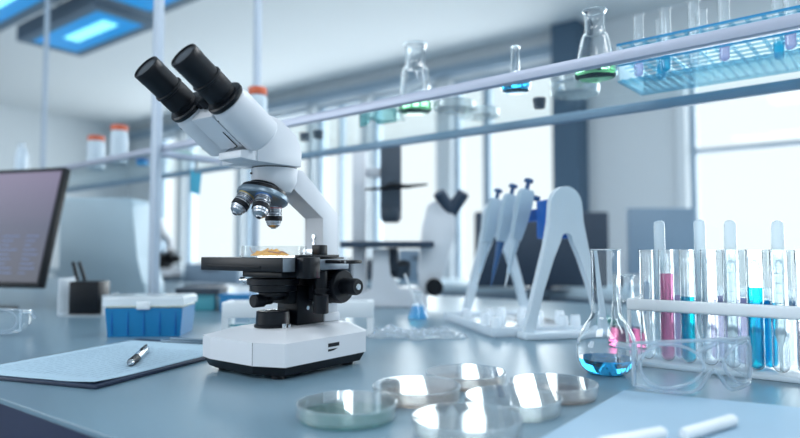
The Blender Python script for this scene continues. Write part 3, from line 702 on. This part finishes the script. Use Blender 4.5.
for k, row, hh, lab in ((0.55, .046, .190, 'round-topped plastic dropper, leftmost in the rack'), (2.62, .046, .190, 'round-topped plastic dropper left of the two in mid rack'), (3.95, .021, .187, 'round-topped plastic dropper right of the two in mid rack'), (6.4, .021, .185, 'thick round-topped plastic dropper, rightmost in the rack')):
    kk = round(k); x0 = .0225 if row == .021 else .034
    kk = {0.55: 1, 2.62: 2, 3.95: 4, 6.4: 6}[k]
    if kk == 1: kk = 0
    dropper(lab, Vector(RK) + Vector((x0 + kk * .0262, row - .0004 * kk, .0085)), .0072, hh)

# blue acrylic rack on the shelf
q = shv(-.318, .165)
R0 = Vector((q[0], q[1], BZ + SH + .0004)); rot = SL
R = root('acrylic_tube_rack', 'clear and blue acrylic tube rack on the glass shelf', 'test tube rack', R0, rot)
L = .46; D = .115
def plate(z, name, mt, holes=True):
    m = MB(); nx, ny = 22, 5; th = .003
    m.box(0, L, 0, .004, z, z + th).box(0, L, D - .004, D, z, z + th)
    for i in range(nx + 1): x = L * i / nx; m.box(max(0, x - .0025), min(L, x + .0025), .004, D - .004, z, z + th)
    for j in range(1, ny): y = D * j / ny; m.box(0, L, y - .002, y + .002, z + .0001, z + th - .0001)
    return m.build(name, mt, R, 0)
plate(.060, 'top_grid', CYANP); plate(.026, 'middle_grid', CYANP)
m = MB(); m.box(0, L, 0, D, 0, .003, .0005)
for i in range(34): x = .005 + L * i / 34; m.box(x, x + .0035, .004, D - .004, .003, .0055)
m.build('foot_plate', CYANP, R, 0)
m = MB(); m.box(0, L, -.0012, -.0002, .0600, .0635).box(0, L, -.0012, -.0002, .026, .0285); m.build('blue_edge', CYANE, R, 0)
for xx in (0, L - .004): MB().box(xx - .0002, xx + .004, 0, D, .003, .0598).build('end_panel', FROST, R, 0)
sp = L / 22
for grp, cells, lms in (('left', ((1, 0), (3, 0), (5, 0), (7, 0)), (PURPL, CYANL, None, PURPL)), ('right', ((11, 0), (12, 0), (14, 0), (16, 0)), (PURPL, CYANL, CYANL, CYANL)), ('rear', ((10, 2), (12, 2), (14, 2), (16, 2), (2, 2), (5, 2)), (CYANL, CYANL, CYANL, CYANL, CYANL, None))):
    for k, ((i, j), lm) in enumerate(zip(cells, lms)):
        lp = Vector(((i + .5) * sp, (j + .5) * D / 5, .0057)); lp = Matrix.Rotation(rot, 3, 'Z') @ lp + R0
        tube_obj('small test tube, %s of the %s group in the blue acrylic rack' % (NAMES[k], grp), lp, .0082, .103, lm, .028, 'test tubes in the blue acrylic rack')

# ------------------------------------------------------------------ pipette stand and pipettes
RZ = math.atan2(.760, .643)
R = root('pipette_stand', 'milky white pipette stand with two arched end frames', 'pipette stand', (-.436, 1.074, BZ), RZ)
def aframe(y0, y1):
    m = MB(); Hh = .272; w_ = .0735
    out = []; N = 14
    outer = [(-w_ - .010, .012)] + [(-.060 , .075), (-.040, .17)] + [(-.029 * math.cos(a), .232 + .038 * math.sin(a)) for a in [PI * k / N for k in range(N + 1)]] + [(.040, .17), (.060, .075)] + [(w_ + .010, .012)]
    inner = [(w_ - .010, .012), (.045, .075), (.022, .145), (.010, .175), (0, .183), (-.010, .175), (-.022, .145), (-.045, .075), (-w_ + .010, .012)]
    # two legs and a crown as quads strips
    Lo = [(-w_ - .009, .0), (-.0635, .075), (-.0425, .155), (-.033, .205)]; Li = [(-w_ + .009, .0), (-.046, .075), (-.026, .135), (-.012, .168)]
    crown_o = [(-.031 * math.cos(a), .232 + .040 * math.sin(a)) for a in [PI * k / N for k in range(N + 1)]]
    crown_i = [(-.010 * math.cos(a), .175 + .008 * math.sin(a)) for a in [PI * k / N for k in range(N + 1)]]
    O = Lo + crown_o + [(-x, z) for x, z in Lo[::-1]]; I = Li + crown_i + [(-x, z) for x, z in Li[::-1]]
    fo = [[m.bm.verts.new((x, yy, z)) for x, z in O] for yy in (y0, y1)]; fi = [[m.bm.verts.new((x, yy, z)) for x, z in I] for yy in (y0, y1)]
    for k in range(len(O) - 1):
        m.bm.faces.new((fo[0][k], fo[0][k + 1], fi[0][k + 1], fi[0][k])); m.bm.faces.new((fo[1][k], fi[1][k], fi[1][k + 1], fo[1][k + 1]))
        m.bm.faces.new((fo[0][k], fo[1][k], fo[1][k + 1], fo[0][k + 1])); m.bm.faces.new((fi[0][k], fi[0][k + 1], fi[1][k + 1], fi[1][k]))
    for e_ in (0, len(O) - 1): m.bm.faces.new((fo[0][e_], fi[0][e_], fi[1][e_], fo[1][e_]))
    for v in m.bm.verts: v.co.z = .0125 + v.co.z * (.272 - .0125) / .272
    return m.build('end_frame', STANDM, R, 50)
aframe(-.008, .009); aframe(.329, .347)
for fy in (0, .339): MB().box(-.088, .088, fy - .020, fy + .019, 0, .012, .003).build('foot_bar', STANDM, R)
MB().box(-.130, .075, .022, .318, .002, .009, .002).build('tray', FROST, R)
MB().box(-.133, -.130, .022, .318, .002, .018).box(-.130, .075, .0205, .0218, .002, .018).box(-.130, .075, .318, .3195, .002, .018).build('tray_lip', FROST, R)
MB().box(-.010, .010, .0121, .3269, .214, .238, .003).build('cross_bar', PIPBB, R)
MB().box(-.018, .018, .013, .082, .178, .252, .004).build('bar_sleeve', PIPBB, R)
c_, s_ = math.cos(RZ), math.sin(RZ)
def sl(x, y, z=0): return Vector((-.436 + c_ * x - s_ * y, 1.074 + s_ * x + c_ * y, BZ + z))
def pipette(lab, y, bodym, tipm, dz=0, dx=0):
    """hangs on the bar, leaning; local z along its own length"""
    R = root('pipette', lab, 'pipette', sl(-.072 + dx, y, .082 + dz), RZ, 'pipettes hanging on the stand')
    R.rotation_euler = (0, math.radians(14), RZ)
    MB().lathe([(0, .196), (.0045, .196), (.0045, .211), (.0095, .212), (.0095, .217), (.007, .219), (0, .219)], 24).build('plunger', PIPD, R)
    m = MB(); m.loft([[(x * k, yy * k2, z) for x, yy in [(-.0135, -.012), (.0135, -.012), (.017, 0), (.0135, .012), (-.0135, .012), (-.017, 0)]] for z, k, k2 in ((.095, .62, .7), (.12, .85, .85), (.165, 1.05, 1), (.190, .95, .95), (.196, .75, .8))])
    m.build('body', bodym, R, 60)
    MB().box(-.003, .030, -.006, .006, .180, .190, .002).build('finger_hook', PIPD, R)
    MB().lathe([(0, .028), (.0035, .028), (.0055, .06), (.0088, .094), (0, .096)], 24).build('shaft', tipm, R)
    MB().lathe([(0, 0), (.0009, 0), (.0035, .033), (.0040, .036), (0, .036)], 20).build('tip', DROP if tipm is not PIPD else PIPD, R)
pipette('pale blue pipette nearest the milky end frame of the stand', .108, PIPB, PIPB, .003)
pipette('pale blue pipette with a dark blue shaft, second on the stand', .185, PIPB, PIPD, .000)
pipette('pale blue pipette farthest from the front end frame of the stand', .268, PIPB, PIPB, -.002)
random.seed(7)
for k in range(14):
    x = -.115 + (k % 5) * .040 + (.010 if k % 2 else 0); y = .05 + (k // 5) * .085 + random.uniform(-.012, .012)
    o = MB().lathe([(0, 0), (.0085, 0), (.0095, .001), (.0095, .018), (.0085, .0195), (.0085, .024), (.0075, .0255), (0, .0255)], 24).build('vial', FROST)
    tag(o, 'small milky capped vial standing on the tray of the pipette stand', 'vial', 'vials on the pipette stand tray'); o.location = sl(x, y, .0093)
R = root('small_dish', 'teal-tinted shallow dish beside the foot of the pipette stand', 'dish', G(588, 322) + Vector((.03, .03, .0003)))
MB().lathe(wall([(0, 0), (.030, 0), (.032, .003), (.033, .014)]), 40).build('dish_base', thin('teal_glass', (.6, .85, .82, 1), 1.5, .05, haze=.25, hcol=rgb(120, 190, 185)), R)

# ------------------------------------------------------------------ clipboard, paper, pen
pr = X(-.342, .705); ang = math.atan2(.942, .335) + YAW   # long side direction
# local frame: x = short side to the left, y = long side
ld = (RX * .335 + FH * .942).normalized(); lx = Vector((ld.y, -ld.x, 0))   # lx points to the right of ld
rz = math.atan2(lx.y, lx.x)
R = root('clipboard', 'dark clipboard lying left of the microscope', 'clipboard', Vector((pr.x, pr.y, BZ + .0003)), rz)
MB().box(-.228, 0, 0, .318, 0, .004, .001).build('board', BOARD, R)
MB().box(-.165, -.063, .296, .316, .0041, .0075, .001).box(-.150, -.078, .300, .312, .0075, .0115, .001).build('clip', mat('clip_steel', rgb(110, 130, 145), .35, .7, noise=.02), R)
P = root('paper_sheet', 'printed white paper sheet with a curled corner on the clipboard', 'paper', Vector((pr.x, pr.y, BZ + .0045)), rz)
m = MB(); nx, ny = 30, 40; g = []
def curl(x, y):
    d = max(0, .075 - ((-.004 - x) + (y - .006))) ; d2 = max(0, .05 - ((x + .222) + (y - .006)))
    return .10 * d * d * 16 * .9 + .0012 * max(0, math.sin(x * 60 + y * 20)) * max(0, 1 - y / .1) + .15 * d2 * d2
for i in range(nx + 1):
    row = []
    for j in range(ny + 1):
        x = -.222 + .214 * i / nx; y = .006 + .288 * j / ny
        row.append(m.bm.verts.new((x, y, .0003 + curl(x, y) * .35)))
    g.append(row)
for i in range(nx):
    for j in range(ny): m.bm.faces.new((g[i][j], g[i + 1][j], g[i + 1][j + 1], g[i][j + 1]))
sh = m.build('sheet', PAPER, P, 60); md = sh.modifiers.new('thickness', 'SOLIDIFY'); md.thickness = .0003; md.offset = 0
m = MB(); random.seed(3)
for k in range(17):
    x = -.030 - k * .0105; y = .030
    while y < .235:
        l = random.uniform(.006, .020); y2 = min(.245, y + l)
        m.box(x, x + .0009, y, y2, .00085 + curl(x, y) * .35, .00095 + curl(x, y2) * .35); y = y2 + .004
    if k % 6 == 5: pass
m.build('text_lines', INK, P, 0)
a = G(128.5, 365.5, .0085); b = G(151, 346.5, .0085); dr = (b - a).normalized()
R = root('ballpoint_pen', 'silver and black ballpoint pen resting on the paper', 'pen', (a.x, a.y, BZ + .0100), math.atan2(dr.y, dr.x))
MB().lathe([(0, 0), (.0008, .0005), (.0012, .003), (.0035, .012), (.0045, .014), (0, .014)], 20, d=(1, 0, 0)).build('tip', CHROME, R)
MB().lathe([(0, .0141), (.0048, .0141), (.0052, .018), (.0052, .050), (0, .050)], 24, d=(1, 0, 0)).build('grip', RUBBER, R)
MB().lathe([(0, .0501), (.0054, .0501), (.0056, .06), (.0056, .118), (.0048, .124), (0, .124)], 24, d=(1, 0, 0)).build('barrel', CHROME, R)
MB().lathe([(0, .1241), (.0028, .1241), (.0028, .132), (0, .133)], 16, d=(1, 0, 0)).box(.082, .122, -.0015, .0015, .0056, .0075, .0004).build('clip', RUBBER, R)
# sheet and markers front right
R = root('paper_sheet', 'large pale paper sheet at the bottom right, below the goggles', 'paper', Vector((-.222, .30, BZ + .0003)), 0)
MB().prism([(0, 0), (.30, 0), (.30, .462), (.0, .410)], 2, 0, .0004).build('sheet', mat('pale_sheet', rgb(150, 180, 202), .5, noise=.02), R, 0)
for (x0, y0, x1, y1, lab) in ((684, 436, 734, 421, 'white capped marker at the bottom edge, right one'), (600, 446, 664, 434, 'white capped marker at the bottom edge, left one')):
    a = G(x0, y0, .005); b = G(x1, y1, .005); dr = b - a; Lm = dr.length
    R = root('marker_pen', lab, 'marker', (a.x, a.y, BZ + .0062), math.atan2(dr.y, dr.x), 'white markers on the sheet')
    MB().lathe([(0, 0), (.0045, .0), (.0052, .002), (.0052, Lm * .62), (0, Lm * .62)], 24, d=(1, 0, 0)).build('barrel', WHITE2, R)
    MB().lathe([(0, Lm * .621), (.0054, Lm * .621), (.0054, Lm - .003), (.004, Lm), (0, Lm)], 24, d=(1, 0, 0)).build('cap', WHITE2, R)

# ------------------------------------------------------------------ blue tip box
p = X(-.462, 1.125)
R = root('tip_box', 'blue plastic pipette tip box with a frosted white lid', 'box', (p.x, p.y, BZ + .0003), YAW + math.radians(4))
m = MB(); m.loft([[(sx * x, sy * y + .045, z) for sx, sy in ((-1, -1), (1, -1), (1, 1), (-1, 1))] for z, x, y in ((.0, .064, .041), (.052, .0685, .045))]); bb = m.build('body', BLUEP, R, 20)
for k in range(5): MB().box(-.056 + k * .028 - .0005, -.056 + k * .028 + .0005, .0002, .004, .004, .046).build('rib', PIPBB, bb, 0)
MB().box(-.067, .067, .003, .088, .0521, .056, .001).build('tip_tray', mat('tray_cream', rgb(225, 222, 200), .5, noise=.04), R)
m = MB(); m.loft([[(sx * x, sy * y + .045, z) for sx, sy in ((-1, -1), (1, -1), (1, 1), (-1, 1))] for z, x, y in ((.0561, .0710, .048), (.068, .0710, .048), (.0725, .066, .043))]); m.build('lid', FROST, R, 20)
MB().box(-.012, .012, -.0050, -.0025, .050, .064, .001).build('latch', WHITE2, R)

# ------------------------------------------------------------------ monitor
p = X(-1.160, 1.605)
R = root('computer_monitor', 'computer monitor with a dark violet screen at the left edge', 'monitor', (p.x, p.y, BZ), YAW - math.radians(17))
m = MB(); m.box(-.275, .275, 0, .022, .066, .384, .004); MO = m.build('housing', BLACK, R)
MB().box(-.268, .266, -.0012, -.0001, .078, .372).build('screen', SCREEN, MO, 0)
random.seed(2); SGLOW = mat('screen_text_glow', rgb(60, 80, 120), .5, emit=rgb(95, 120, 165), es=.45, noise=.02)
for k in range(9):
    for c in (.0, .12, .20):
        MB().box(c, c + random.uniform(.02, .06), -.0018, -.0015, .10 + k * .012, .1025 + k * .012).build('text_line', SGLOW, MO, 0)
MO.rotation_euler = (math.radians(-13), 0, 0)
m = MB(); m.box(-.04, .04, .045, .065, .008, .14, .003); m.box(-.12, .12, -.07, .10, 0, .008, .003); m.build('stand', BLACK, R)
# pen holder
p = X(-.752, 1.48)
R = root('pen_holder', 'black mesh pen holder in a clear acrylic tray', 'pen holder', (p.x, p.y, BZ + .0003), YAW)
m = MB(); m.box(-.036, .036, 0, .06, .004, .082, .004); m.build('cup', BLACK, R)
MB().box(-.055, .062, -.012, .072, 0, .0038, .001).box(-.055, -.052, -.012, .072, .0038, .09).box(.050, .053, -.012, .072, .0038, .05).build('clear_tray', FROST, R, 0)
for dx, ax, ln, lab in ((-.030, -.25, .115, 'black pen leaning left in the mesh holder'), (-.012, -.32, .125, 'black pen leaning behind it in the mesh holder')):
    q = X(-.752 + dx, 1.51, .0835)
    o = MB().cyl((0, 0, 0), (ax * .05, 0, .045), .0042, n=14, bev=.001).build('pen', BLACK); tag(o, lab, 'pen', 'pens in the mesh holder'); o.location = q; o.rotation_euler = (0, 0, YAW)
# pale instrument
p = X(-.97, 1.98)
R = root('lab_instrument', 'large pale blue-grey lab instrument behind the pen holder', 'instrument', (p.x, p.y, BZ), YAW)
m = MB(); m.prism([(-.12, .006), (.165, .006), (.160, .05), (.125, .13), (.118, .30), (.105, .325), (-.105, .325), (-.12, .31)], 1, 0, .16, .008); m.build('body', PALE, R)
MB().box(-.11, .15, .01, .15, 0, .006).build('foot', DGREY, R, 0)
# boxes mid-left
p = X(-.47, 1.75)
def crate(name, lab, cat, x, y, w_, d_, h_, mt, z=0, rz=0):
    q = X(x, y, z + .0003); R = root(name, lab, cat, q, YAW + rz)
    m = MB(); m.box(-w_ / 2, w_ / 2, 0, d_, 0, h_, .002).build('body', mt, R)
    m = MB(); m.box(-w_ / 2 - .002, w_ / 2 + .002, -.002, d_ + .002, h_ + .0003, h_ + .006, .001).build('lid', mt, R)
    return R
crate('storage_box', 'blue storage box behind the left end of the microscope stage', 'box', -.405, 1.58, .105, .10, .038, BLUEP)
crate('storage_box', 'teal storage box left of the blue one', 'box', -.520, 1.60, .085, .09, .036, TEALD)
crate('flat_case', 'dark grey flat case lying on the teal box', 'case', -.520, 1.595, .11, .09, .010, DGREY, .0425)
crate('storage_box', 'dark box beside the foot of the tall post', 'box', -.60, 1.88, .10, .08, .045, SLATE)

# white tube rack behind the microscope
p = X(-.185, 1.13)
R = root('low_rack', 'low white rack with open sides behind the microscope base', 'tube rack', (p.x, p.y, BZ + .0003), YAW + math.radians(2))
A_ = .137
m = MB(); m.box(-A_, A_, 0, .006, .034, .062, .001).box(-A_, A_, .054, .06, .034, .062, .001).box(-A_, -A_ + .012, .006, .054, 0, .062, .001).box(A_ - .012, A_, .006, .054, 0, .062, .001)
m.build('frame', WHITE2, R)
m = MB(); m.box(-A_ + .012, A_ - .012, .006, .054, 0, .006, .001).box(-A_ + .0125, .062, .0, .006, .0065, .012).box(-A_, -A_ + .012, .0, .0055, 0, .034).box(A_ - .012, A_, .0, .0055, 0, .034).box(.062, .086, 0, .006, 0, .034); m.build('foot_plate', WHITE2, R, 0)
MB().box(-A_ + .013, .061, .007, .012, .018, .0215).build('teal_strip', TEALD, R, 0)
q = p
tube_obj('empty test tube standing in the low white rack behind the microscope', Vector((p.x, p.y, BZ)) + RX * (-.088) + FH * .035 + Vector((0, 0, .0065)), .009, .085, None, 0, 'tubes in the low white rack')
tube_obj('empty test tube standing in the low white rack behind the microscope', Vector((p.x, p.y, BZ)) + RX * (-.066) + FH * .035 + Vector((0, 0, .0065)), .009, .085, None, 0, 'tubes in the low white rack')

# crumpled plastic bags
def bag(lab, px, py, w_, d_, h_, seed):
    q = G(px, py); m = MB(); n = 34; vs = []
    for i in range(n):
        row = []
        for j in range(n):
            x = -1 + 2 * i / (n - 1); y = -1 + 2 * j / (n - 1); e_ = max(0, 1 - max(abs(x), abs(y)) ** 4)
            h = e_ * h_ * (.45 + abs(mn.noise(Vector((x * 3 + seed, y * 3, seed)))) * 1.6 + .4 * mn.noise(Vector((x * 8, y * 8 + seed, 2))))
            row.append(m.bm.verts.new((x * w_ / 2 * (1 + .12 * mn.noise(Vector((y * 2, seed, 1)))), y * d_ / 2 * (1 + .12 * mn.noise(Vector((x * 2, 1, seed)))), max(.0005, h))))
        vs.append(row)
    for i in range(n - 1):
        for j in range(n - 1): m.bm.faces.new((vs[i][j], vs[i + 1][j], vs[i + 1][j + 1], vs[i][j + 1]))
    o = m.build('plastic_bag', FILM, None, 25); o.location = q + Vector((0, 0, .0004)); o.rotation_euler = (0, 0, YAW + seed * .1); tag(o, lab, 'plastic bag', 'crumpled plastic bags')
    md = o.modifiers.new('thickness', 'SOLIDIFY'); md.thickness = .0003
bag('crumpled clear plastic bag, left one behind the microscope', 388, 336, .075, .07, .014, 1)
bag('crumpled clear plastic bag, right one between microscope and pipette stand', 432, 336, .105, .09, .012, 3)

# ------------------------------------------------------------------ inverted microscope
p = X(0, 1.75)
R = root('inverted_microscope', 'blurred white inverted microscope with a dark stage and tall lamp pillar', 'microscope', (p.x, p.y, BZ + .0003), YAW)
MB().prism([(-.145, 0), (.075, 0), (.075, .03), (.045, .055), (-.005, .05), (-.03, .09), (-.03, .160), (-.075, .160), (-.075, .045), (-.145, .03)], 1, -.05, .07, .004).build('base', WHITE, R)
MB().box(-.160, .092, -.09, .10, .163, .180, .004).build('stage', SLATE, R)
m = MB(); m.box(-.137, -.098, .03, .07, .0301, .1625, .003); m.box(-.137, -.098, .03, .07, .1805, .445, .003); m.build('pillar', WHITE, R)
MB().box(-.0975, .004, .035, .065, .368, .395, .006).build('lamp_arm', WHITE, R)
m = MB(); m.box(-.056, .004, .0, .0345, .262, .46, .004).lathe([(0, 0), (.022, 0), (.03, .012), (.03, .04), (0, .04)], 32, (-.026, .017, .235)); m.build('condenser_column', DGREY, R)
m = MB(); m.tube([(-.098, -.004, .328), (-.05, -.006, .330), (-.026, -.006, .338), (.02, -.006, .336), (.078, -.004, .342)], [.003, .005, .009, .006, .003], 10); m.build('condenser_lever', BLACK, R)
MB().prism([(.055, .03), (.098, .03), (.125, .10), (.155, .205), (.150, .262), (.118, .300), (.078, .285), (.062, .22), (.05, .10)], 1, -.028, .028, .008).build('observation_tube', WHITE, R)
m = MB(); m.cyl((.094, -.029, .055), (.094, -.055, .055), .024, n=32, bev=.003); m.build('focus_knob', RUBBER, R)
m = MB(); m.cyl((-.02, .0, .10), (-.02, .0, .162), .017, .014, n=24); m.cyl((.0, .02, .085), (-.0, .01, .12), .03, n=24); m.build('nosepiece', DGREY, R)
for sx, dx, lab in ((0, -.030, None), (0, .032, None)):
    m = MB(); m.cyl((.142, -.01, .262), (.142 + dx * 1.15, -.028, .318), .019, .018, n=28, bev=.003); m.build('eyepiece', SLATE, R)
MB().box(.112, .166, -.02, .02, .2625, .288, .006).build('eyepiece_mount', SLATE, R)
# thin white pipette leaning out of the tiny blue flask
q = G(418, 319.5)
o = MB().cyl((.004, 0, .006), (-.030, 0, .100), .0022, n=12).build('glass_rod', WHITE2); tag(o, 'thin white rod standing in the tiny blue flask', 'rod'); o.location = q + Vector((0, 0, .003)); o.rotation_euler = (0, 0, YAW)

# ------------------------------------------------------------------ far bench things
dup(MIC, X(-1.33, 3.32, 0) * 1.0, math.radians(20), 'distant blurred microscope on the far bench, seen left of the tall post')
def far_monitor(lab, x, y, w_, h_, mt, z0=.06):
    q = X(x, y); R = root('computer_monitor', lab, 'monitor', (q.x, q.y, FB + .0003), YAW, 'dark monitors on the far bench')
    MB().box(-w_ / 2, w_ / 2, 0, .05, z0, z0 + h_, .01).build('housing', mt, R)
    MB().box(-.05, .05, .01, .04, .008, z0, .003).box(-.12, .12, -.06, .1, 0, .008, .002).build('stand', mt, R)
far_monitor('large dark monitor seen through the pipette stand', .70, 3.05, .66, .37, SLATE, .015)
far_monitor('blue-grey monitor seen above the tubes of the white rack', 1.29, 3.05, .33, .33, MGREY, .075)
for (x, y, w_, d_, h_, mt, lab) in ((-1.05, 3.45, .30, .14, .12, MGREY, 'grey case on the far bench left of the microscope'), (.12, 3.75, .26, .14, .20, BLUEP2 if 'BLUEP2' in globals() else MGREY, 'blue-grey case on the far bench behind the pipettes'), (-.35, 3.95, .36, .16, .14, DGREY, 'dark case on the far bench behind the microscope arm'),):
    q = X(x, y); R = root('equipment_case', lab, 'case', (q.x, q.y, FB + .0003), YAW, 'cases on the far bench')
    MB().box(-w_ / 2, w_ / 2, 0, d_, 0, h_, .006).build('body', mt, R); MB().box(-.05, .05, -.012, -.0005, h_ * .7, h_ * .78, .002).build('handle', DGREY, R)
